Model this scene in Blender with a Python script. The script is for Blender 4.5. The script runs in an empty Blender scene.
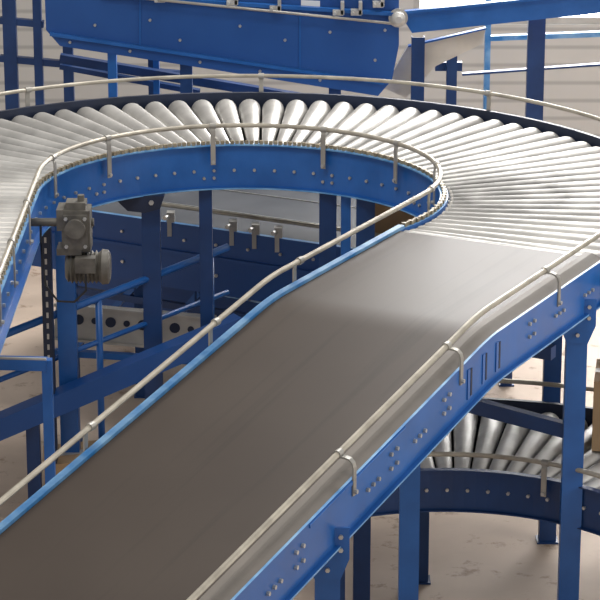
import bpy, bmesh, math, random
from mathutils import Vector, Matrix
random.seed(7)
sc = bpy.context.scene
try:
    sc.view_settings.view_transform = 'Standard'
except Exception: pass
# ---------------------------------------------------------------- camera
F = 2600.0; PITCH = math.radians(17.1); CZ = 4.44
cp, sp = math.cos(PITCH), math.sin(PITCH)
cam = bpy.data.cameras.new("camera"); cam.sensor_width = 36; cam.lens = F/600*36; cam.clip_end = 200
co = bpy.data.objects.new("camera", cam); sc.collection.objects.link(co)
co.location = (0, 0, CZ); co.rotation_euler = (math.radians(90)-PITCH, 0, 0); sc.camera = co
def ray(px, py):
    u = (px-300)/F; v = (py-300)/F
    return (u, cp-sp*v, -sp-cp*v)
def W(px, py, z):
    r = ray(px, py); t = (z-CZ)/r[2]; return Vector((r[0]*t, r[1]*t, z))
def WY(px, py, Y):
    r = ray(px, py); t = Y/r[1]; return Vector((r[0]*t, Y, CZ+r[2]*t))
# ---------------------------------------------------------------- materials
def new_mat(name):
    m = bpy.data.materials.new(name); m.use_nodes = True
    return m, m.node_tree.nodes, m.node_tree.links, m.node_tree.nodes["Principled BSDF"]
def mat(name, c1, c2=None, rough=0.5, metal=0.0, scale=6, rvar=0.12, stretch=None, bump=0.0, detail=5, lo=0.35, hi=0.65, spec=0.5, world=False):
    m, n, l, b = new_mat(name)
    c2 = c2 or tuple(x*0.8 for x in c1)
    mp = n.new("ShaderNodeMapping")
    if world:
        tc = n.new("ShaderNodeNewGeometry"); l.new(tc.outputs["Position"], mp.inputs[0])
    else:
        tc = n.new("ShaderNodeTexCoord"); l.new(tc.outputs["Object"], mp.inputs[0])
    if stretch:
        mp.inputs["Rotation"].default_value = (0, 0, stretch[3] if len(stretch) > 3 else 0)
        mp.inputs["Scale"].default_value = stretch[:3]
    ns = n.new("ShaderNodeTexNoise"); ns.inputs["Scale"].default_value = scale; ns.inputs["Detail"].default_value = detail
    l.new(mp.outputs[0], ns.inputs["Vector"])
    rp = n.new("ShaderNodeValToRGB"); rp.color_ramp.elements[0].position = lo; rp.color_ramp.elements[1].position = hi
    rp.color_ramp.elements[0].color = (*c1, 1); rp.color_ramp.elements[1].color = (*c2, 1)
    l.new(ns.outputs["Fac"], rp.inputs[0]); l.new(rp.outputs[0], b.inputs["Base Color"])
    mr = n.new("ShaderNodeMapRange"); mr.inputs[3].default_value = max(0.05, rough-rvar); mr.inputs[4].default_value = min(1, rough+rvar)
    l.new(ns.outputs["Fac"], mr.inputs[0]); l.new(mr.outputs[0], b.inputs["Roughness"])
    b.inputs["Metallic"].default_value = metal
    b.inputs["Specular IOR Level"].default_value = spec
    if bump:
        bp = n.new("ShaderNodeBump"); bp.inputs["Strength"].default_value = bump; bp.inputs["Distance"].default_value = 0.01
        l.new(ns.outputs["Fac"], bp.inputs["Height"]); l.new(bp.outputs[0], b.inputs["Normal"])
    return m
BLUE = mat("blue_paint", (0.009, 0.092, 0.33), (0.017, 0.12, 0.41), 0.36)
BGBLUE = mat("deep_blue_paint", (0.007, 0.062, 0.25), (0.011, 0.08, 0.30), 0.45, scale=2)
DBLUE = mat("dark_shaded_blue", (0.004, 0.030, 0.115), (0.007, 0.044, 0.16), 0.42)  # dark blue parts; also holds the shade on posts under the decks
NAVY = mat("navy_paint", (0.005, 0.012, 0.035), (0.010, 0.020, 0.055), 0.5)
LBLUE = mat("light_blue_paint", (0.03, 0.19, 0.48), (0.20, 0.40, 0.64), 0.35, scale=10)  # lighter blue: slender posts, plus highlights painted on frame lips
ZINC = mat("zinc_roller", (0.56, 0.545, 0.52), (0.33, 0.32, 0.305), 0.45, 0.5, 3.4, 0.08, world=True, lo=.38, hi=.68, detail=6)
ZINC2 = mat("dull_zinc_roller", (0.60, 0.59, 0.57), (0.43, 0.42, 0.405), 0.5, 0.35, 6.0, 0.08, world=True, lo=.4, hi=.7, detail=6)
HUB = mat("roller_hub", (0.60, 0.57, 0.51), (0.42, 0.40, 0.36), 0.45, 0.2)
RAIL = mat("galvanised_rail", (0.46, 0.42, 0.345), (0.31, 0.28, 0.23), 0.4, 0.3, 12)
STEEL = mat("bolt_steel", (0.55, 0.55, 0.54), (0.38, 0.38, 0.37), 0.35, 0.6)
BRK = mat("bracket_steel", (0.42, 0.40, 0.36), (0.28, 0.27, 0.25), 0.4, 0.4)
PAN = mat("worn_steel_pan", (0.135, 0.118, 0.10), (0.18, 0.158, 0.137), 0.62, 0.05, 5)
GBELT = mat("grey_belt", (0.055, 0.06, 0.068), (0.085, 0.09, 0.10), 0.55)
BLACK = mat("black_paint", (0.012, 0.012, 0.014), (0.022, 0.022, 0.024), 0.5)
GAPSHADE = mat("roller_gap_shade", (0.025, 0.024, 0.023), (0.05, 0.047, 0.042), 0.75)  # near-black tone that puts shade into the gaps between rollers
CARD = mat("cardboard", (0.42, 0.28, 0.155), (0.34, 0.22, 0.12), 0.8)
MOTOR = mat("motor_paint", (0.085, 0.078, 0.068), (0.15, 0.14, 0.12), 0.5, 0.2, 20)
CREAM = mat("cream_panel", (0.62, 0.57, 0.48), (0.50, 0.46, 0.385), 0.5)
LGREY = mat("light_grey_steel", (0.50, 0.49, 0.46), (0.38, 0.37, 0.35), 0.45, 0.2)
WHITE = mat("white_label", (0.8, 0.8, 0.78), (0.7, 0.7, 0.68), 0.6)
CHAIN = mat("oiled_chain", (0.42, 0.36, 0.25), (0.22, 0.18, 0.12), 0.4, 0.4, 30)
CONC = mat("concrete_floor", (0.64, 0.515, 0.415), (0.47, 0.37, 0.295), 0.7, 0, 1.5, 0.1, bump=0.05, detail=10)
def multiply_into(m, sock):
    n, l = m.node_tree.nodes, m.node_tree.links; b = n["Principled BSDF"]
    mx = n.new("ShaderNodeMix"); mx.data_type = 'RGBA'; mx.blend_type = 'MULTIPLY'; mx.inputs[0].default_value = 1
    src = b.inputs["Base Color"].links[0].from_socket
    l.new(src, mx.inputs[6]); l.new(sock, mx.inputs[7]); l.new(mx.outputs[2], b.inputs["Base Color"])
def dirt(m):
    n, l = m.node_tree.nodes, m.node_tree.links
    g = n.new("ShaderNodeNewGeometry"); ns = n.new("ShaderNodeTexNoise"); ns.inputs["Scale"].default_value = 6; ns.inputs["Detail"].default_value = 8; ns.inputs["Roughness"].default_value = .7
    l.new(g.outputs["Position"], ns.inputs["Vector"])
    rp = n.new("ShaderNodeValToRGB"); rp.color_ramp.elements[0].position = .33; rp.color_ramp.elements[1].position = .43
    rp.color_ramp.elements[0].color = (.55, .48, .42, 1); rp.color_ramp.elements[1].color = (1, 1, 1, 1); l.new(ns.outputs["Fac"], rp.inputs[0]); multiply_into(m, rp.outputs[0])
dirt(CONC)
def dark_rings(m, c, r):  # concentric darker rings around a point, broken up by noise
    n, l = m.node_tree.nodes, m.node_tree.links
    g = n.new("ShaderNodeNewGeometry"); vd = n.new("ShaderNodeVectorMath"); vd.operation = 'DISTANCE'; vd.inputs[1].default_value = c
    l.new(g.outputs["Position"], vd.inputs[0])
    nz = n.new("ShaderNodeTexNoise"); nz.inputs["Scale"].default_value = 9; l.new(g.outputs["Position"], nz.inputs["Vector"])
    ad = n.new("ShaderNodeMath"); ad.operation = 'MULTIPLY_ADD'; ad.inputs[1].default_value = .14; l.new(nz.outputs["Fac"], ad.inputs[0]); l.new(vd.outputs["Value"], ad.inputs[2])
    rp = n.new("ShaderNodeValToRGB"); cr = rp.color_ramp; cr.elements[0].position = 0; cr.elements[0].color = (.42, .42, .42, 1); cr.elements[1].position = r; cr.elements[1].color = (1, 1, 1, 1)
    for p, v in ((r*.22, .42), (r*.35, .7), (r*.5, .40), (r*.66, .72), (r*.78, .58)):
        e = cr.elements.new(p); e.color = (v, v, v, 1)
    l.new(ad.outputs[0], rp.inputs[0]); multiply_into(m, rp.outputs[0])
dark_rings(ZINC, (.90, 10.80, 1.6), .62)
BELT = mat("rubber_belt", (0.043, 0.031, 0.024), (0.060, 0.045, 0.035), 0.46, 0.0, 1.6, 0.05, bump=0.01, spec=0.20, lo=.25, hi=.75, detail=7)
def streaks(m):
    n, l = m.node_tree.nodes, m.node_tree.links; ang = math.atan2(-.887, -.461)
    tc = n.new("ShaderNodeTexCoord"); r = n.new("ShaderNodeMapping"); r.inputs["Rotation"].default_value = (0, 0, -ang)
    l.new(tc.outputs["Object"], r.inputs[0]); sx = n.new("ShaderNodeMapping"); sx.inputs["Scale"].default_value = (.12, 7, 1); l.new(r.outputs[0], sx.inputs[0])
    ns = n.new("ShaderNodeTexNoise"); ns.inputs["Scale"].default_value = 3; ns.inputs["Detail"].default_value = 3; l.new(sx.outputs[0], ns.inputs["Vector"])
    rp = n.new("ShaderNodeValToRGB"); rp.color_ramp.elements[0].position = .30; rp.color_ramp.elements[1].position = .42
    rp.color_ramp.elements[0].color = (.8, .8, .8, 1); rp.color_ramp.elements[1].color = (1, 1, 1, 1); l.new(ns.outputs["Fac"], rp.inputs[0])
    multiply_into(m, rp.outputs[0])
streaks(BELT)
def wall_mat():
    m, n, l, b = new_mat("ribbed_cladding")
    tc = n.new("ShaderNodeTexCoord"); wv = n.new("ShaderNodeTexWave"); wv.bands_direction = 'Z'; wv.wave_profile = 'SIN'; wv.inputs["Scale"].default_value = 2.6
    wv.inputs["Distortion"].default_value = 0.0
    l.new(tc.outputs["Object"], wv.inputs["Vector"])
    rp = n.new("ShaderNodeValToRGB"); rp.color_ramp.elements[0].color = (0.36, 0.355, 0.34, 1); rp.color_ramp.elements[1].color = (0.50, 0.49, 0.465, 1)
    rp.color_ramp.elements[0].position = 0.0; rp.color_ramp.elements[1].position = 0.20
    l.new(wv.outputs["Fac"], rp.inputs[0]); l.new(rp.outputs[0], b.inputs["Base Color"]); b.inputs["Roughness"].default_value = 0.7
    return m
WALL = wall_mat()
def glow(name, c, s):
    m, n, l, b = new_mat(name)
    b.inputs["Base Color"].default_value = (0.8, 0.85, 0.9, 1); b.inputs["Emission Color"].default_value = (*c, 1); b.inputs["Emission Strength"].default_value = s
    return m
PANE = glow("daylit_glazing", (1.0, 0.98, 0.96), 13.0)
# ---------------------------------------------------------------- mesh builder
class MB:
    def __init__(s): s.v = []; s.f = []; s.m = []; s.s = []
    def add(s, vs, fs, m=0, sm=False):
        o = len(s.v); s.v += [tuple(v) for v in vs]
        for f in fs: s.f.append(tuple(i+o for i in f)); s.m.append(m); s.s.append(sm)
    def box(s, c, size, m=0, R=None):
        vs = []
        for dx in (-.5, .5):
            for dy in (-.5, .5):
                for dz in (-.5, .5):
                    p = Vector((dx*size[0], dy*size[1], dz*size[2]))
                    if R: p = R @ p
                    vs.append(Vector(c)+p)
        s.add(vs, [(0,1,3,2),(4,6,7,5),(0,4,5,1),(2,3,7,6),(0,2,6,4),(1,5,7,3)], m)
    def beam(s, p0, p1, w, h, m=0, up=(0,0,1)):
        p0 = Vector(p0); p1 = Vector(p1); d = (p1-p0).normalized(); u = Vector(up)
        if abs(d.dot(u)) > .99: u = Vector((0,1,0))
        side = d.cross(u).normalized(); u2 = side.cross(d).normalized()
        vs = []
        for p in (p0, p1):
            for a, b in ((-1,-1),(1,-1),(1,1),(-1,1)): vs.append(p+side*a*w/2+u2*b*h/2)
        s.add(vs, [(0,1,2,3),(4,7,6,5),(0,4,5,1),(1,5,6,2),(2,6,7,3),(3,7,4,0)], m)
    def cyl(s, p0, p1, r0, r1=None, n=16, m=0, capm=None):
        s.lathe(p0, p1, [(0, r0), (1, r0 if r1 is None else r1)], n, [m], m if capm is None else capm)
    def lathe(s, p0, p1, prof, n=16, ms=(0,), capm=0):
        p0 = Vector(p0); p1 = Vector(p1); d = (p1-p0); dn = d.normalized()
        a = Vector((0,0,1)) if abs(dn.z) < .9 else Vector((1,0,0))
        e1 = dn.cross(a).normalized(); e2 = dn.cross(e1)
        rings = []
        for t, r in prof:
            rings.append([p0+d*t+(e1*math.cos(2*math.pi*k/n)+e2*math.sin(2*math.pi*k/n))*r for k in range(n)])
        for i in range(len(rings)-1):
            vs = rings[i]+rings[i+1]
            s.add(vs, [(k, (k+1)%n, n+(k+1)%n, n+k) for k in range(n)], ms[min(i, len(ms)-1)], n > 8)
        s.add(rings[0], [tuple(range(n))], capm); s.add(rings[-1], [tuple(reversed(range(n)))], capm)
    def tube(s, path, r, n=10, m=0):
        P = [Vector(p) for p in path]; rings = []
        for i, p in enumerate(P):
            t = (P[min(i+1, len(P)-1)]-P[max(i-1, 0)]).normalized()
            a = Vector((0,0,1)) if abs(t.z) < .95 else Vector((0,1,0))
            e1 = t.cross(a).normalized(); e2 = e1.cross(t)
            rings.append([p+(e1*math.cos(2*math.pi*k/n)+e2*math.sin(2*math.pi*k/n))*r for k in range(n)])
        vs = [v for rg in rings for v in rg]; fs = []
        for i in range(len(P)-1):
            for k in range(n): fs.append((i*n+k, i*n+(k+1)%n, (i+1)*n+(k+1)%n, (i+1)*n+k))
        s.add(vs, fs, m, True); s.add(rings[0], [tuple(range(n))], m); s.add(rings[-1], [tuple(reversed(range(n)))], m)
    def sweep(s, path, lat, prof, m=0, ms=None):
        n = len(prof); vs = []
        for p, q in zip(path, lat):
            p = Vector(p); q = Vector((q[0], q[1], 0))
            for a, h in prof: vs.append(p+q*a+Vector((0, 0, h)))
        for k in range(n):
            fs = [(i*n+k, i*n+(k+1)%n, (i+1)*n+(k+1)%n, (i+1)*n+k) for i in range(len(path)-1)]
            s.add(vs, fs, ms[k] if ms else m)
        s.add(vs[:n], [tuple(range(n))], m); s.add(vs[-n:], [tuple(reversed(range(n)))], m)
    def prism(s, pts, thick, m=0):
        t = Vector(thick); n = len(pts); vs = [Vector(p) for p in pts]+[Vector(p)+t for p in pts]
        s.add(vs, [tuple(range(n)), tuple(reversed(range(n, 2*n)))]+[(k, (k+1)%n, n+(k+1)%n, n+k) for k in range(n)], m)
    def mesh(s, name, mats):
        me = bpy.data.meshes.new(name); me.from_pydata(s.v, [], s.f)
        for mm in mats: me.materials.append(mm)
        me.polygons.foreach_set("material_index", s.m); me.polygons.foreach_set("use_smooth", s.s); me.update()
        bm = bmesh.new(); bm.from_mesh(me); bmesh.ops.remove_doubles(bm, verts=bm.verts, dist=1e-5)
        bmesh.ops.recalc_face_normals(bm, faces=bm.faces)
        for e in bm.edges:
            if len(e.link_faces) == 2 and e.calc_face_angle(0) > 0.6: e.smooth = False
        bm.to_mesh(me); bm.free()
        return me
    def obj(s, name, mats, parent=None, **kw):
        me = s.mesh(name, mats); o = bpy.data.objects.new(name, me); sc.collection.objects.link(o)
        if parent is None:
            xs = [v.co.x for v in me.vertices]; ys = [v.co.y for v in me.vertices]; zs = [v.co.z for v in me.vertices]
            c = Vector(((min(xs)+max(xs))/2, (min(ys)+max(ys))/2, min(zs))); me.transform(Matrix.Translation(-c)); o.location = c
        else:
            o.parent = parent; me.transform(Matrix.Translation(-parent.location))
        for k, v in kw.items(): o[k] = v
        return o
def thing(name, loc, label, category, group=None):
    e = bpy.data.objects.new(name, None); e.empty_display_size = 0.2; e.location = loc; sc.collection.objects.link(e)
    e["label"] = label; e["category"] = category
    if group: e["group"] = group
    return e
def bolt(mb, p, d, m=1, r=0.012, L=0.010):
    d = Vector(d).normalized(); mb.cyl(p, Vector(p)+d*L, r, n=6, m=m)
def rot(a): return Matrix.Rotation(a, 3, 'Z')
def leg(parent, x, y, ztop, ang=0, w=0.085, d=0.06, mats=None, plate=None, zbot=0.0, base=True, name="leg", slots=0):
    mb = MB(); R = rot(ang); t = 0.006
    h = ztop-zbot; zc = (ztop+zbot)/2
    mb.box(Vector((x, y, zc))+R@Vector((0, -d/2, 0)), (w, t, h), 0, R)
    for sgn in (-1, 1):
        mb.box(Vector((x, y, zc))+R@Vector((sgn*(w/2-t/2), 0, 0)), (t, d, h-.001), 0, R)
    if slots:
        k = 0
        while zbot+.05+k*slots < ztop-.03:
            mb.box(Vector((x, y, zbot+.05+k*slots))+R@Vector((0, -d/2-.0035, 0)), (w*.22, .002, slots*.5), 1, R); k += 1
    if base: mb.box(Vector((x, y, zbot+.004)), (w+.02, d+.03, .008), 0, R)
    if plate:
        pw, ph, poff = plate
        mb.prism([Vector((x, y, 0))+R@Vector((a, -d/2-.012, 0))+Vector((0, 0, ztop+b+poff)) for a, b in
                  ((-pw/2, .0), (pw/2, .0), (pw/2, -ph*.6), (w/2, -ph), (-w/2, -ph), (-pw/2, -ph*.6))], R@Vector((0, .008, 0)), 0)
        for a in (-pw*.3, pw*.3):
            for b in (-.03, -.075):
                bolt(mb, Vector((x, y, ztop+b+poff))+R@Vector((a, -d/2-.012, 0)), R@Vector((0,-1,0)), 1, .008)
        bolt(mb, Vector((x, y, ztop-ph*.8+poff))+R@Vector((0, -d/2-.012, 0)), R@Vector((0,-1,0)), 1, .008)
    return mb.obj(name, mats or [BLUE, STEEL], parent)
def rail_bracket(parent, railp, footp, outdir, mats=None):
    """flat strap bolted to the frame face, curved over to the rail clamp"""
    mb = MB(); rp = Vector(railp); fp = Vector(footp); o = Vector(outdir).normalized(); side = Vector((0,0,1)).cross(o)
    top = rp+Vector((0,0,-.008)); face = fp+o*.005
    gap = (face-rp).dot(o); hgt = top.z-fp.z
    pts = [face]
    r_ = min(.03, hgt*.5)
    pts.append(Vector((face.x, face.y, top.z-r_)))
    for k in (1, 2, 3):
        a = k*math.pi/6; s_ = min(r_, abs(gap)*.8)*(1 if gap > 0 else -1)
        pts.append(Vector((face.x, face.y, 0))-o*s_*(1-math.cos(a))+Vector((0, 0, top.z-r_+r_*math.sin(a))))
    pts.append(top)
    vs = []
    for i, p in enumerate(pts):
        t = (pts[min(i+1, len(pts)-1)]-pts[max(i-1, 0)]).normalized(); nn_ = side.cross(t).normalized()
        for a, b in ((-1,-1),(1,-1),(1,1),(-1,1)): vs.append(p+side*a*.011+nn_*b*.003)
    fs = [(i*4+k, i*4+(k+1)%4, (i+1)*4+(k+1)%4, (i+1)*4+k) for i in range(len(pts)-1) for k in range(4)]
    fs += [(0,1,2,3), tuple(len(vs)-4+k for k in (3,2,1,0))]
    mb.add(vs, fs, 0)
    mb.cyl(rp-side*.014, rp+side*.014, .0145, n=12, m=0)
    bolt(mb, fp+o*.008+Vector((0,0,.014)), o, 1, .008)
    return mb.obj("rail_bracket", list(mats or (BRK, STEEL)), parent)

# ---------------------------------------------------------------- setting
H = 1.6
mb = MB(); mb.box((0, 11, -0.05), (16, 22, .1)); mb.obj("floor", [CONC], kind="structure", label="dusty beige concrete factory floor with dark scuffs")
YW = 17.0; X0, X1 = 0.75, 4.6; ZW0, ZW1 = 1.12, 5.2
mb = MB(); zs = ZW0
mb.box((0, YW+.1, zs/2), (16, .2, zs))
mb.box(((-8+X0)/2, YW+.1, (zs+6.5)/2), (X0+8, .2, 6.5-zs))
mb.box(((8+X1)/2, YW+.1, (zs+6.5)/2), (8-X1, .2, 6.5-zs))
mb.box(((X0+X1)/2, YW+.1, (ZW1+6.5)/2), (X1-X0, .2, 6.5-ZW1))
mb.obj("wall_back", [WALL], kind="structure", label="grey wall cladding with fine horizontal ribs")
mb = MB(); xm = (X0+X1)/2; mb.box((xm, YW+.12, (zs+ZW1)/2), (X1-X0, .03, ZW1-zs))
for x in (X0+.02, xm-.6, xm+.6, X1-.02): mb.box((x, YW+.05, (zs+ZW1)/2), (.05, .08, ZW1-zs), 1)
for z in (zs+.02, 2.5, 3.8, ZW1-.02): mb.box((xm, YW+.05, z), (X1-X0, .08, .05), 1)
mb.obj("window_1", [PANE, LGREY], kind="structure", label="tall bright industrial window with steel glazing bars")

# ================================================================ U roller conveyor
cx, cy, ri, ro = -0.26, 10.805, 0.895, 1.87
A0, AI, AO = 180.0, -40.0, -33.6
def ang_pts(r, aend, n):
    return [(cx+r*math.cos(math.radians(A0+(aend-A0)*i/n)), cy+r*math.sin(math.radians(A0+(aend-A0)*i/n))) for i in range(n+1)]
YS = 8.9
def upath(r, aend, z, n=72):
    pts = [(cx-r, YS)]+[(cx-r, YS+(cy-YS)*k/4) for k in range(1, 4)]+ang_pts(r, aend, n)
    lat = [(1, 0)]*4+[(-math.cos(math.radians(A0+(aend-A0)*i/n)), -math.sin(math.radians(A0+(aend-A0)*i/n))) for i in range(n+1)]
    return [Vector((p[0], p[1], z)) for p in pts], lat
U = thing("roller_conveyor", (cx, cy, 0), "blue U-shaped roller curve conveyor with tapered steel rollers and guard rails", "conveyor")
P, L = upath(ri, AI, H)
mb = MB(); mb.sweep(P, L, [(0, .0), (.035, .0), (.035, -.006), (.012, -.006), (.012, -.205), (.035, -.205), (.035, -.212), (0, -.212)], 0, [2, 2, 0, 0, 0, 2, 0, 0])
for i in range(0, 72, 1):
    a = math.radians(A0+(AI-A0)*(i+.5)/72); q = Vector((math.cos(a), math.sin(a), 0)); f = Vector((cx, cy, H))+q*(ri-.012)
    if i % 2 == 0: bolt(mb, f+Vector((0,0,-.125)), -q, 1, .0075)
    if i % 12 in (1, 2): bolt(mb, f+Vector((0,0,-.16)), -q, 1, .0075)
for k in range(12):
    f = Vector((cx-ri+.012, YS+.05+k*.15, H-.12)); bolt(mb, f, (1,0,0), 1, .0085)
mb.obj("side_frame", [BLUE, STEEL, LBLUE], U)
P, L = upath(ri-.016, AI, H+.008, 150); mb = MB()
dense = []
for i in range(len(P)-1):
    n_ = max(1, int((P[i+1]-P[i]).length/.03))
    for k in range(n_): dense.append((P[i].lerp(P[i+1], k/n_), (P[i+1]-P[i]).normalized()))
for i, (p, t) in enumerate(dense):
    mb.beam(p-t*.008, p+t*.008, .020 if i % 2 else .010, .016)
mb.obj("drive_chain", [CHAIN], U)
P, L = upath(ro+.03, AO, H)
mb = MB(); mb.sweep(P, L, [(0, .018), (.02, .018), (.02, -.2), (0, -.2)], 0, [1, 1, 0, 0])
mb.obj("side_frame", [BLUE, NAVY], U, label="outer blue side frame with dark top edge")
Pi, _ = upath(ri+.004, AI, H-.125); Po, _ = upath(ro-.002, AO, H-.125)
mb = MB(); n = len(Pi); vs = Pi+Po+[p-Vector((0,0,.004)) for p in Pi+Po]
fs = [(i, i+1, n+i+1, n+i) for i in range(n-1)]+[(2*n+i, 3*n+i, 3*n+i+1, 2*n+i+1) for i in range(n-1)]
mb.add(vs, fs, 0); mb.obj("gap_shade_sheet", [GAPSHADE], U)  # sheet added under the rollers to darken the gaps, as shade
Lr = ro-ri-.012
rm = MB(); rm.lathe((0, 0, -.029), (Lr, 0, -.059), [(-.012, .010), (0, .010), (0.0, .018), (.012, .0228), (.94, .0550), (.965, .0555), (.982, .052), (.993, .046), (1.0, .036), (1.0, .018), (1.012, .018)], 24, [1, 1, 1, 0, 0, 0, 0, 0, 1, 1], 1)
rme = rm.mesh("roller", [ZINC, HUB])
NR = 58
def place_roller(me, pi, po, parent):
    o = bpy.data.objects.new("roller", me); sc.collection.objects.link(o); o.parent = parent
    d = Vector(po)-Vector(pi); o.location = Vector(pi)-parent.location; o.rotation_euler = (0, 0, math.atan2(d.y, d.x)); return o
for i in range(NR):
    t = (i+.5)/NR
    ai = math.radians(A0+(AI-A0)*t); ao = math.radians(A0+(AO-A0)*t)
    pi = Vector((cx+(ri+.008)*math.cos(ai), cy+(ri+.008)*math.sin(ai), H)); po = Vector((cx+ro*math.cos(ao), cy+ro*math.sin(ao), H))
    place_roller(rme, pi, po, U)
sm = MB(); sm.lathe((0, 0, -.031), (Lr, 0, -.031), [(-.012, .010), (0, .010), (0, .025), (.01, .028), (.99, .028), (1, .025), (1, .010), (1.012, .010)], 16, [1, 1, 1, 0, 1, 1], 1)
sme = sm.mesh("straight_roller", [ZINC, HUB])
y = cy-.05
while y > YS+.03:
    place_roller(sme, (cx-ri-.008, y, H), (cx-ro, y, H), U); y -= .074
for a in range(-25, 181, 34):
    r = math.radians(a); q = Vector((math.cos(r), math.sin(r), 0)); mb = MB()
    mb.beam(Vector((cx, cy, H-.175))+q*(ri+.001), Vector((cx, cy, H-.175))+q*(ro), .05, .05); mb.obj("cross_tie", [DBLUE], U)
RH = .092
mb = MB(); mb.tube(upath(ro+.03, AO-1, H+.10, 90)[0], .0095, 10); mb.obj("guard_rail", [RAIL], U)
mb = MB(); mb.tube(upath(ri-.035, -27.5, H+RH, 90)[0], .0105, 10); mb.obj("guard_rail", [RAIL], U)
for a in (163, 135, 99.5, 64.5, 36, 8, -20):
    r = math.radians(a); q = Vector((math.cos(r), math.sin(r), 0)); c = Vector((cx, cy, H))
    rail_bracket(U, c+q*(ri-.035)+Vector((0,0,RH)), c+q*(ri-.040)+Vector((0,0,-.09)), -q)
for y in (10.3, 9.7, 9.2):
    rail_bracket(U, (cx-ri+.035, y, H+RH), (cx-ri+.040, y, H-.09), (1,0,0))
for a in range(-20, 175, 36):
    r = math.radians(a); q = Vector((math.cos(r), math.sin(r), 0)); c = Vector((cx, cy, H))
    rail_bracket(U, c+q*(ro+.03)+Vector((0,0,.10)), c+q*(ro+.032)+Vector((0,0,-.08)), q)
def ang_for_px(r, px):
    best = None
    for i in range(1800):
        a = math.radians(i/10); X = cx+r*math.cos(a); Y = cy+r*math.sin(a)
        x = 300+F*X/(Y*cp+(CZ-H)*sp)
        if best is None or abs(x-px) < best[0]: best = (abs(x-px), a)
    return best[1]
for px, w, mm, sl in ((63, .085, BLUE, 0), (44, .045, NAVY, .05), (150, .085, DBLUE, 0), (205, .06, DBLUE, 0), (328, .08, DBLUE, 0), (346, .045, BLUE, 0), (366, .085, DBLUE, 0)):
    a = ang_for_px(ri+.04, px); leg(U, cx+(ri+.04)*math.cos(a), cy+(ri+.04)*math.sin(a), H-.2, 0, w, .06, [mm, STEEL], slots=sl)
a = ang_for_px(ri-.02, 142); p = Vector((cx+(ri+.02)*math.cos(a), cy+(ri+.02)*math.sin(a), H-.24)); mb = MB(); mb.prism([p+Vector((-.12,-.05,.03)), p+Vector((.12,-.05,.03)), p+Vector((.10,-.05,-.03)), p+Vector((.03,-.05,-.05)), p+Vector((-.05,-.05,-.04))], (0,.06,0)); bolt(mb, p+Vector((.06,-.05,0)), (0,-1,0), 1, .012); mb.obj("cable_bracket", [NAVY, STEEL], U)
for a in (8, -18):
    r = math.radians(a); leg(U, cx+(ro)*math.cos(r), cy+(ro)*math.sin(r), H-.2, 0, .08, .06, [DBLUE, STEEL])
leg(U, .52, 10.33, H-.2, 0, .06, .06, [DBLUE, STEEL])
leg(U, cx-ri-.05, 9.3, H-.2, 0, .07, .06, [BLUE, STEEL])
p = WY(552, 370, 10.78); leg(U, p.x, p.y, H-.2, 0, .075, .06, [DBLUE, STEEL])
# gear motor
g = WY(77, 228, 10.60)
mb = MB(); mb.box(g, (.12, .12, .18)); mb.box(g+Vector((0,-.065,0)), (.10, .02, .15)); mb.cyl(g+Vector((0,-.06,.02)), g+Vector((0,-.10,.02)), .042, n=20)
mb.box(g+Vector((-.065,0,.05)), (.03,.13,.09)); mb.cyl(g+Vector((-.22,.02,.02)), g+Vector((.07,.02,.02)), .018)
mb.box(g+Vector((.0,0,.105)), (.085,.085,.03)); mb.cyl(g+Vector((.02,0,.12)), g+Vector((.02,0,.145)), .015)
for sx in (-1,1):
    for sz in (-1,1): bolt(mb, g+Vector((sx*.04,-.075,sz*.06)), (0,-1,0), 1, .008)
mb.obj("gearbox", [MOTOR, STEEL], U, label="grimy dark grey gearbox hung beside the frame")
m0 = g+Vector((-.05, -.02, -.165)); mb = MB()
mb.lathe(m0, m0+Vector((.19, 0, 0)), [(0, .05), (.06, .066)]+[(0.1+.045*k, (.072 if k % 2 else .060)) for k in range(15)]+[(.80, .072), (.82, .076), (.96, .072), (1, .055)], 24)
mb.box(m0+Vector((.09, -.065, .03)), (.085, .055, .065)); mb.box(m0+Vector((.02, 0, .08)), (.105, .105, .03))
mb.cyl(m0+Vector((.09,-.065,-.0)), m0+Vector((.09,-.065,-.02)), .012)
mb.obj("drive_motor", [MOTOR, STEEL], U, label="finned grimy grey electric drive motor")
mb = MB(); c0 = m0+Vector((.09,-.075,-.01))
mb.tube([c0, c0+Vector((0,-.01,-.07)), c0+Vector((-.05,-.01,-.12)), c0+Vector((-.12,0,-.12)), c0+Vector((-.17,.0,-.05)), c0+Vector((-.19,.05,.12)), c0+Vector((-.19,.06,.2))], .005, 8); mb.obj("cable", [BLACK], U)

# ================================================================ inclined belt conveyor
S = Vector((.4286, 10.23)); d2 = Vector((-.461, -.887)).normalized(); w2 = Vector((.887, -.461)).normalized()
SB, TAN, SEND = 1.13, .145, 4.9
BW = .785; EB = .10
def bp(s, lat, dz=0):
    p = S+d2*s+w2*lat; z = H+dz
    e = EB
    if s > SB+e: z -= (s-SB)*TAN
    elif s > SB-e: z -= TAN*(s-SB+e)**2/(4*e)
    return Vector((p.x, p.y, z))
SS = [0, .3, .6, .9]+[1.03+.02*k for k in range(11)]+[1.5, 2, 2.5, 3, 3.5, 4, 4.5, SEND]
B = thing("belt_conveyor", (S.x, S.y, 0), "inclined blue conveyor with wide dark brown rubber belt and guide rails", "conveyor")
latv = [(w2.x, w2.y)]*len(SS)
mb = MB(); mb.sweep([bp(s if s > 0 else .05, 0) for s in SS], latv, [(0, 0), (BW, 0), (BW, -.006), (0, -.006)])
bo = mb.obj("belt", [BELT], B)
for poly_ in bo.data.polygons: poly_.use_smooth = len(poly_.vertices) == 4
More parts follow.
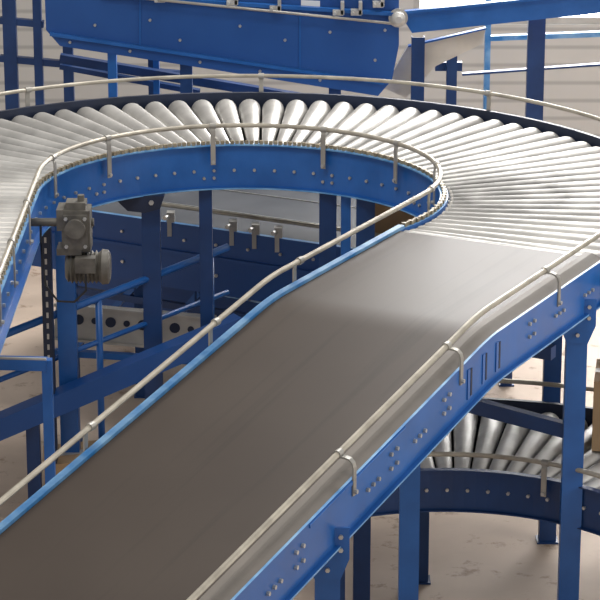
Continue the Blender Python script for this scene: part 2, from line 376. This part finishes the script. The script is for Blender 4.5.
mb = MB(); mb.sweep([bp(s if s > 0 else .03, 0) for s in SS], latv, [(0, -.012), (BW, -.012), (BW, -.03), (0, -.03)]); mb.obj("slider_bed", [LGREY], B)
mb = MB(); mb.cyl(bp(.045, 0.01, -.028), bp(.045, BW-.01, -.028), .026, n=20); mb.cyl(bp(.0, .0, -.03), bp(0, BW, -.03), .022, n=16); mb.obj("nose_roller", [ZINC], B)
mb = MB(); mb.sweep([bp(s, 0) for s in SS], latv, [(-.002, .012), (-.03, .012), (-.034, -.19), (-.004, -.19), (-.004, -.002), (-.002, -.002)], 0, [1, 0, 0, 0, 0, 1])  # lip in lighter blue, its highlight put into the colour
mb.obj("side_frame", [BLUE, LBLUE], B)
PW = .080
mb = MB(); mb.sweep([bp(s, BW) for s in SS], latv, [(.002, .004), (.03, .003), (PW-.002, -.016), (PW-.002, -.022), (.002, -.006)]); mb.obj("side_pan", [PAN], B, label="worn dusty taupe steel pan beside the belt")
mb = MB(); LF = BW+PW
mb.sweep([bp(s, LF) for s in SS], latv, [(0, -.010), (.010, -.010), (.010, -.180), (.028, -.180), (.028, -.187), (0, -.187)], 0, [1, 0, 0, 1, 0, 0])
of = Vector((w2.x, w2.y, 0))
def bpair(s, n=2, gap=.045, dz=-.06, rows=2):
    for i in range(n):
        for j in range(rows): bolt(mb, bp(s+i*gap, LF+.010, dz-.05*j), of, 2, .0075)
for s in (.74, 1.50, 1.92, 2.60): bpair(s)
for s in (.15, .45, 1.70, 2.06, 2.75, 3.2): bpair(s, 3, .04, -.10, 1)
for s in (1.06, 1.18, 1.31):
    mb.beam(bp(s, LF+.012, -.05), bp(s, LF+.012, -.15), .012, .003, 3, up=of); mb.beam(bp(s+.022, LF+.012, -.045), bp(s+.022, LF+.012, -.155), .02, .004, 0, up=of)
mb.beam(bp(1.85, LF+.012, -.022), bp(2.55, LF+.012, -.022), .004, .012, 0, up=(0,0,1))
mb.obj("side_frame", [BLUE, LBLUE, STEEL, NAVY], B, label="blue side frame with bolt pairs and narrow vertical slots")
mb = MB(); mb.tube([bp(s, -.016, RH) for s in [-.192]+SS], .0105); mb.obj("guide_rail", [RAIL], B)
RL, RZ = BW+.036, .064
mb = MB(); mb.tube([bp(s, RL, RZ) for s in [-.3]+SS], .011); mb.obj("guide_rail", [RAIL], B)
for s in (.50, 1.40, 2.24):
    rail_bracket(B, bp(s, RL, RZ), bp(s, LF+.008, -.07), of)
for s in (.9, 1.55, 2.4, 3.3):
    rail_bracket(B, bp(s, -.016, RH), bp(s, -.034, -.08), -of)
for s in (.20, 2.35, 4.2):
    p = bp(s, LF-.027, -.17); leg(B, p.x, p.y, p.z, 0.0, .082, .05, [BLUE, STEEL], plate=(.14, .18, .05))
for s in (.38, 2.3, 4.2):
    p = bp(s, .0, -.19); leg(B, p.x, p.y, p.z, 0, .07, .06, [DBLUE, STEEL])
    q = bp(s, LF-.05, -.30); p = bp(s, .02, -.30); mb = MB(); mb.beam(p, q, .05, .05); mb.obj("cross_tie", [DBLUE], B)
p = bp(1.0, .50, -.19); leg(B, p.x, p.y, p.z, 0, .075, .06, [BLUE, STEEL])

# ================================================================ lower roller curve
z2 = .70; c2 = Vector((.58, 8.97, z2)); r2i, r2o = .88, 1.67
V = thing("roller_conveyor", (c2.x, c2.y, 0), "lower dark blue roller curve conveyor beneath the belt", "conveyor")
def arc(c, r, a0, a1, n=40): return [c+Vector((math.cos(math.radians(a0+(a1-a0)*i/n)), math.sin(math.radians(a0+(a1-a0)*i/n)), 0))*r for i in range(n+1)]
def arcl(a0, a1, n=40): return [(-math.cos(math.radians(a0+(a1-a0)*i/n)), -math.sin(math.radians(a0+(a1-a0)*i/n))) for i in range(n+1)]
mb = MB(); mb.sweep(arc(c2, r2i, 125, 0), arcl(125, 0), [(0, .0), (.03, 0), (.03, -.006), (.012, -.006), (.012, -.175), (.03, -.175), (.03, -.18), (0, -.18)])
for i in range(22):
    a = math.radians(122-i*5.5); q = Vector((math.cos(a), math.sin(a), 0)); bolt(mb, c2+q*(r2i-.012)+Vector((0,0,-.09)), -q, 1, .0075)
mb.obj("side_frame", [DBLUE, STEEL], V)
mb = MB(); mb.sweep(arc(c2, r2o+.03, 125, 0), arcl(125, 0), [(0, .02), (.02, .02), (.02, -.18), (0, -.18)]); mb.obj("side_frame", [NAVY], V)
mb = MB(); mb.sweep(arc(c2, r2o, 125, 0), arcl(125, 0), [(0, -.13), (r2o-r2i-.002, -.13), (r2o-r2i-.002, -.134), (0, -.134)]); mb.obj("gap_shade_sheet", [GAPSHADE], V)  # same added shade sheet below the lower rollers
L2 = r2o-r2i-.012
rm = MB(); rm.lathe((0, 0, -.034), (L2, 0, -.059), [(-.014, .012), (0, .012), (0, .025), (.012, .030), (.955, .054), (.98, .049), (1, .038), (1, .016), (1.014, .016)], 20, [1, 1, 1, 0, 0, 1, 1, 1], 1)
rme2 = rm.mesh("roller", [ZINC2, HUB])
for i in range(29):
    a = math.radians(123-i*4.2); q = Vector((math.cos(a), math.sin(a), 0)); place_roller(rme2, c2+q*(r2i+.008), c2+q*r2o, V)
mb = MB(); mb.tube(arc(c2+Vector((0,0,.10)), r2o+.03, 125, 0), .010); mb.obj("guard_rail", [RAIL], V)
mb = MB(); mb.tube(arc(c2+Vector((0,0,.07)), r2i-.03, 125, 0), .010); mb.obj("guard_rail", [RAIL], V)
for a in (110, 62, 35):
    r = math.radians(a); q = Vector((math.cos(r), math.sin(r), 0))
    rail_bracket(V, c2+q*(r2i-.03)+Vector((0,0,.07)), c2+q*(r2i-.036)+Vector((0,0,-.07)), -q)
    rail_bracket(V, c2+q*(r2o+.03)+Vector((0,0,.10)), c2+q*(r2o+.032)+Vector((0,0,-.07)), q)
for a in (118, 30):
    r = math.radians(a); q = Vector((math.cos(r), math.sin(r), 0)); p = c2+q*(r2i+.04); leg(V, p.x, p.y, z2-.17, 0, .07, .06, [DBLUE, STEEL]); p = c2+q*(r2o-.04); leg(V, p.x, p.y, z2-.17, 0, .07, .06, [DBLUE, STEEL])
mb = MB(); mb.beam(WY(462, 402, 9.85), WY(574, 432, 9.66), .04, .06); mb.obj("brace", [DBLUE], B)
p = W(638, 446, z2); mb = MB(); R = rot(-.15); mb.box(p+Vector((0,.05,.155)), (.36, .30, .30), 0, R); mb.box(p+Vector((0,.05,.3053)), (.36, .05, .001), 1, R)
mb.obj("cardboard_box", [CARD, LGREY], label="tan cardboard box standing on the lower rollers", category="box")

# ================================================================ second belt conveyor inside the U
z3 = .95; a3 = W(20, 203, z3); b3 = W(470, 268, z3); dd = (b3-a3).normalized(); nn = Vector((-dd.y, dd.x, 0))
C = thing("belt_conveyor", ((a3.x+b3.x)/2, (a3.y+b3.y)/2, 0), "low blue conveyor with flat dark grey belt passing behind", "conveyor")
q2 = [(nn.x, nn.y)]*2; CW = 1.10
mb = MB(); mb.sweep([a3, b3], q2, [(.0, 0), (CW, 0), (CW, -.01), (0, -.01)]); mb.obj("belt", [GBELT], C)
mb = MB(); mb.sweep([a3, b3], q2, [(-.03, .02), (-.002, .02), (-.002, -.32), (-.03, -.32)], 0, [2, 0, 0, 0]); mb.sweep([a3, b3], q2, [(-.045, -.12), (-.031, -.12), (-.031, -.14), (-.045, -.14)], 0)
for i in range(14):
    p = a3.lerp(b3, (i+.5)/14); bolt(mb, p-nn*.03+Vector((0,0,-.06)), -nn, 1, .008)
    if i % 3 == 0: bolt(mb, p-nn*.03+Vector((0,0,-.22)), -nn, 1, .009)
mb.obj("side_frame", [BGBLUE, STEEL, LBLUE], C)
mb = MB(); mb.sweep([a3, b3], q2, [(CW+.002, .05), (CW+.03, .05), (CW+.03, -.25), (CW+.002, -.25)]); mb.obj("side_frame", [BGBLUE], C)
for o_ in (.35, .72):
    mb = MB(); mb.sweep([a3, b3], q2, [(o_, .004), (o_+.008, .004), (o_+.008, .0005), (o_, .0005)]); mb.obj("belt_strip", [BRK], C)
for t in (.12, .28, .42, .62, .9):
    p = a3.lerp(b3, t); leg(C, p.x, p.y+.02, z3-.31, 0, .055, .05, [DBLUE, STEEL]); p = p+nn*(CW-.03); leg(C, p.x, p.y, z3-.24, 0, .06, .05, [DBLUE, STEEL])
for t in (.36, .50, .55, .60):
    p = a3.lerp(b3, t); mb = MB(); mb.box(p-nn*.02+Vector((0,0,.05)), (.04, .05, .05)); mb.beam(p-nn*.035+Vector((0,0,-.05)), p-nn*.035+Vector((0,0,.05)), .022, .008, 0); mb.cyl(p-nn*.05+Vector((0,0,.055)), p-nn*.08+Vector((0,0,.055)), .012, m=1); mb.obj("sensor_bracket", [LGREY, STEEL], C)
mb = MB(); mb.tube([a3+nn*.03+Vector((0,0,.09)), b3+nn*.03+Vector((0,0,.09))], .010); mb.obj("guide_rail", [RAIL], C)
for t0, t1 in ((.12, .28), (.28, .42), (.42, .62)):
    mb = MB(); mb.beam(a3.lerp(b3, t0)+Vector((0,0,-.75)), a3.lerp(b3, t1)+Vector((0,0,-.33)), .03, .03); mb.obj("brace", [BLUE], C)
mb = MB(); mb.beam(a3.lerp(b3, .12)+Vector((0,-.01,-.42)), a3.lerp(b3, .9)+Vector((0,-.01,-.42)), .03, .035); mb.obj("stretcher", [DBLUE], C)

z4 = .42; a4 = W(62, 268, z4); b4 = W(420, 335, z4); d4 = (b4-a4).normalized(); n4 = Vector((-d4.y, d4.x, 0)); q4 = [(n4.x, n4.y)]*2
E = thing("floor_conveyor", ((a4.x+b4.x)/2, (a4.y+b4.y)/2, 0), "low dark blue conveyor with grey belt near the floor", "conveyor")
mb = MB(); mb.sweep([a4, b4], q4, [(0, 0), (.42, 0), (.42, -.01), (0, -.01)]); mb.obj("belt", [GBELT], E)
mb = MB(); mb.sweep([a4, b4], q4, [(-.03, .02), (-.002, .02), (-.002, -.22), (-.03, -.22)], 0, [2, 0, 0, 0])
for i in range(8): bolt(mb, a4.lerp(b4, (i+.5)/8)-n4*.03+Vector((0,0,-.08)), -n4, 1, .009)
mb.obj("side_frame", [BGBLUE, STEEL, LBLUE], E)
mb = MB(); mb.sweep([a4, b4], q4, [(.422, .02), (.45, .02), (.45, -.18), (.422, -.18)]); mb.obj("side_frame", [DBLUE], E)
mb = MB(); mb.tube([a4-n4*.02+Vector((0,0,.10)), b4-n4*.02+Vector((0,0,.10))], .009); mb.obj("guide_rail", [RAIL], E)
for t in (.04, .3, .55, .92):
    p = a4.lerp(b4, t); leg(E, p.x, p.y+.02, z4-.19, 0, .06, .05, [DBLUE, STEEL]); p = p+n4*.40; leg(E, p.x, p.y, z4-.17, 0, .06, .05, [DBLUE, STEEL])
    p = a4.lerp(b4, t)-n4*.02; mb = MB(); mb.tube([p+Vector((0,0,.021)), p+Vector((0,0,.10))], .007); mb.obj("rail_post", [BRK], E)

p = a3.lerp(b3, .855)+nn*.30; mb = MB(); R = rot(math.atan2(dd.y, dd.x))
mb.box(p+Vector((0,0,.121)), (.56, .40, .24), 0, R); mb.box(p+Vector((0,0,.242)), (.56, .05, .001), 1, R)
mb.obj("cardboard_box", [CARD, LGREY], label="closed brown cardboard box riding on the low belt", category="box")
mb = MB(); p = W(84, 500, 0); R = rot(.30); mb.box(p+Vector((0,0,.12)), (.32, .26, .24), 0, R); mb.box(p+Vector((0,0,.2405)), (.32, .05, .001), 1, R)
mb.obj("cardboard_box", [CARD, LGREY], label="small tan cardboard carton standing on the concrete floor", category="box")

# ================================================================ background machine
YB = 14.6
D = thing("sorting_conveyor", (-.6, YB, 0), "large elevated deep blue sorting conveyor with tall side panels", "conveyor")
def poly(pts, Y): return [WY(x, y, Y) for x, y in pts]
mb = MB(); mb.prism(poly([(44, -25), (46, 30), (60, 46), (190, 66), (378, 96), (392, 80), (399, 45), (399, -25)], YB), (0, .04, 0))
for x, y in ((70, 42), (130, 51), (200, 62), (260, 71), (320, 80), (150, 20), (240, 26), (330, 32), (375, 60), (385, 30), (95, 25), (285, 40), (180, 40)): bolt(mb, WY(x, y, YB), (0,-1,0), 1, .009)
mb.obj("side_panel", [BGBLUE, STEEL], D)
mb = MB(); mb.beam(WY(50, 34, YB-.02), WY(384, 83, YB-.02), .03, .018, 0); mb.beam(WY(100, -5, YB-.03), WY(398, 14, YB-.03), .04, .02, 0)
for x, y0, y1 in ((140, -5, 45), (300, 8, 70)): mb.beam(WY(x, y0, YB-.004), WY(x, y1, YB-.004), .008, .006, 0, up=(0,1,0))
mb.obj("panel_flange", [BLUE], D)
mb = MB(); mb.tube([WY(130, -3, YB-.10), WY(398, 24, YB-.10)], .008); mb.obj("conduit", [BRK], D)
mb = MB(); mb.beam(WY(60, 58, YB+.3), WY(350, 106, YB+.3), .06, .05); mb.beam(WY(60, 66, YB+.7), WY(200, 92, YB+.7), .06, .03); mb.obj("lower_beam", [DBLUE], D)
mb = MB(); p = WY(398, 17, YB-.02); mb.lathe(p, p+Vector((0,-.10,0)), [(0,.05),(.3,.055),(.3,.04),(.8,.04),(1,.02)], 20); mb.obj("shaft_bearing", [LGREY], D)
for x, y in ((160, -1), (232, 2), (275, 8), (338, 12), (356, 12), (378, 4)):
    mb = MB(); p = WY(x, y, YB-.05); mb.box(p, (.06, .06, .03)); mb.box(p+Vector((.025,0,.025)), (.02,.06,.07)); mb.cyl(p+Vector((-.02,-.03,0)), p+Vector((-.02,-.06,0)), .010); mb.obj("sensor_bracket", [LGREY], D)
mb = MB(); mb.prism(poly([(301, 0), (320, 1), (320, 9), (301, 8)], YB-.004), (0, .003, 0)); mb.obj("rating_plate", [WHITE], D, label="small white rating plate")
mb = MB(); mb.prism(poly([(400, 14), (600, -6), (660, -12), (660, 8), (600, 13), (412, 33)], YB), (0, .06, 0)); mb.beam(WY(404, 12, YB-.02), WY(660, -14, YB-.02), .05, .015); mb.obj("side_panel", [BLUE], D)
mb = MB(); mb.prism(poly([(384, 88), (408, 46), (486, 28), (482, 44), (436, 66), (406, 98)], YB+.15), (0, .03, 0)); mb.beam(WY(408, 46, YB+.13), WY(486, 28, YB+.13), .04, .010, 1); mb.obj("chute_panel", [CREAM, BLUE], D, label="cream coloured steel chute panel")
for x, w, yy in ((418, .075, .05), (452, .06, .25), (335, .07, .1), (186, .07, .1), (112, .05, .1), (156, .035, .5)):
    p = WY(x, 45, YB+yy); leg(D, p.x, p.y, p.z+.05, 0, w, .06, [BLUE if w < .06 else DBLUE, STEEL])

def post_frame(label, xs, Y, ws, mats, rails=()):
    T = thing("steel_frame", (WY(xs[0], 60, Y).x, Y, 0), label, "frame")
    for x, w in zip(xs, ws):
        p = WY(x, -30, Y); leg(T, p.x, p.y, p.z, 0, w, .06, mats)
    for (x0, y0), (x1, y1), w in rails:
        mb = MB(); mb.beam(WY(x0, y0, Y+.0), WY(x1, y1, Y+.0), .05, w); mb.obj("cross_bar", mats, T)
    return T
post_frame("dark blue steel post before the ribbed wall", [538, 660], 14.9, [.10, .06], [DBLUE, STEEL], [((435, 66), (462, 66), .05), ((462, 74), (660, 60), .012)])
post_frame("light blue slender post frame", [489, 620], 15.6, [.035, .035], [LBLUE, STEEL], [((489, 38), (620, 33), .03)])
post_frame("dark blue steel racking posts", [8, 36, 66, 150], 15.4, [.08, .05, .06, .04], [DBLUE, STEEL], [((0, 58), (190, 75), .04), ((0, 20), (44, 24), .04)])

T = thing("handrail", (-1.2, 11.3, 0), "blue tubular handrail sloping across the walkway", "railing")
p0 = WY(-40, 352, 11.0); p1 = WY(228, 247, 11.9)
mb = MB(); mb.tube([p0, p1], .018); mb.obj("top_rail", [BLUE], T)
q0 = WY(-40, 395, 11.0); q1 = WY(228, 292, 11.9)
mb = MB(); mb.tube([q0, q1], .013); mb.obj("mid_rail", [BLUE], T)
for t in (.1, .5, .93):
    p = p0.lerp(p1, t); mb = MB(); mb.tube([(p.x, p.y, 0), (p.x, p.y, p.z)], .016); mb.obj("post", [BLUE], T)
T = thing("support_beam", (-1.1, 11, 0), "heavy blue box beam carried on posts", "beam")
p0 = WY(-40, 443, 10.9); p1 = WY(240, 325, 11.6)
mb = MB(); mb.beam(p0, p1, .08, .10); mb.obj("beam", [BGBLUE], T)
for t in (.25, .9):
    p = p0.lerp(p1, t); leg(T, p.x, p.y, p.z-.05, 0, .06, .05, [DBLUE, STEEL])
T = thing("machine_frame", (-.7, 12.1, 0), "light grey perforated steel frame with round holes", "frame")
Yp = 12.05
p0 = WY(55, 320, Yp); p1 = WY(215, 334, Yp)
mb = MB(); mb.beam(p0, p1, .04, .18)
for i in range(10):
    p = p0.lerp(p1, (i+.5)/10)+Vector((0, -.021, .02)); mb.cyl(p, p+Vector((0,-.003,0)), .026 if i % 2 else .016, n=16, m=1)
mb.beam(p0+Vector((0,-.025,.085)), p1+Vector((0,-.025,.085)), .02, .012); mb.beam(p0+Vector((0,-.025,-.085)), p1+Vector((0,-.025,-.085)), .02, .012)
mb.obj("perforated_beam", [LGREY, NAVY], T)
mb = MB(); mb.beam(WY(55, 352, Yp), WY(215, 362, Yp), .04, .03); mb.obj("lower_bar", [BLUE], T)
for t in (.1, .9):
    p = p0.lerp(p1, t); leg(T, p.x, p.y+.0, p.z-.09, 0, .06, .05, [DBLUE, STEEL])
T = thing("guard_gate", (-1.0, 9.7, 0), "blue angle-iron guard frame with worn edges", "barrier")
g0 = WY(-30, 362, 9.7); g1 = WY(47, 364, 9.7)
mb = MB(); mb.beam(g0, g1, .05, .045); mb.beam(g0+Vector((0,-.02,.027)), g1+Vector((0,-.02,.027)), .01, .008, 1); mb.obj("top_bar", [BLUE, LGREY], T)
mb = MB(); mb.beam((g1.x, g1.y, 0), g1+Vector((0,0,.02)), .04, .04); mb.obj("post", [BLUE], T)

# ---------------------------------------------------------------- lights
wd = bpy.data.worlds.new("world"); sc.world = wd; wd.use_nodes = True
n, l = wd.node_tree.nodes, wd.node_tree.links; bg = n["Background"]
tc = n.new("ShaderNodeTexCoord"); sx = n.new("ShaderNodeSeparateXYZ"); l.new(tc.outputs["Generated"], sx.inputs[0])
rp = n.new("ShaderNodeValToRGB"); cr = rp.color_ramp
cr.elements[0].position = 0.0; cr.elements[0].color = (.28, .265, .25, 1); cr.elements[1].position = 1.0; cr.elements[1].color = (.55, .55, .55, 1)
for pos, v in ((.50, .36), (.62, .72), (.72, .72), (.79, .34), (.86, .34), (.92, .85)):
    e = cr.elements.new(pos); e.color = (v, v*.99, v*.98, 1)
mr = n.new("ShaderNodeMapRange"); mr.inputs[1].default_value = -1; mr.inputs[2].default_value = 1; l.new(sx.outputs[2], mr.inputs[0]); l.new(mr.outputs[0], rp.inputs[0])
l.new(rp.outputs[0], bg.inputs[0]); bg.inputs[1].default_value = 1.0
def area(name, loc, tgt, size, size_y, power, col=(1, 1, 1)):
    l = bpy.data.lights.new(name, 'AREA'); l.shape = 'RECTANGLE'; l.size = size; l.size_y = size_y; l.energy = power; l.color = col
    o = bpy.data.objects.new(name, l); sc.collection.objects.link(o); o.location = loc
    o.rotation_euler = (Vector(tgt)-Vector(loc)).to_track_quat('-Z', 'Y').to_euler(); return o
area("skylight", (2.2, 15.0, 8.0), (0, 10, 1.5), 3, 1.5, 380, (1, .98, .95))
area("roof_lamp", (-1.5, 7, 7.5), (0, 10, 1), 3, 2, 190, (1, .95, .88))
area("side_daylight", (5.0, 8.5, 2.2), (1.5, 9.5, .3), 2, 2, 90, (1, .97, .92))
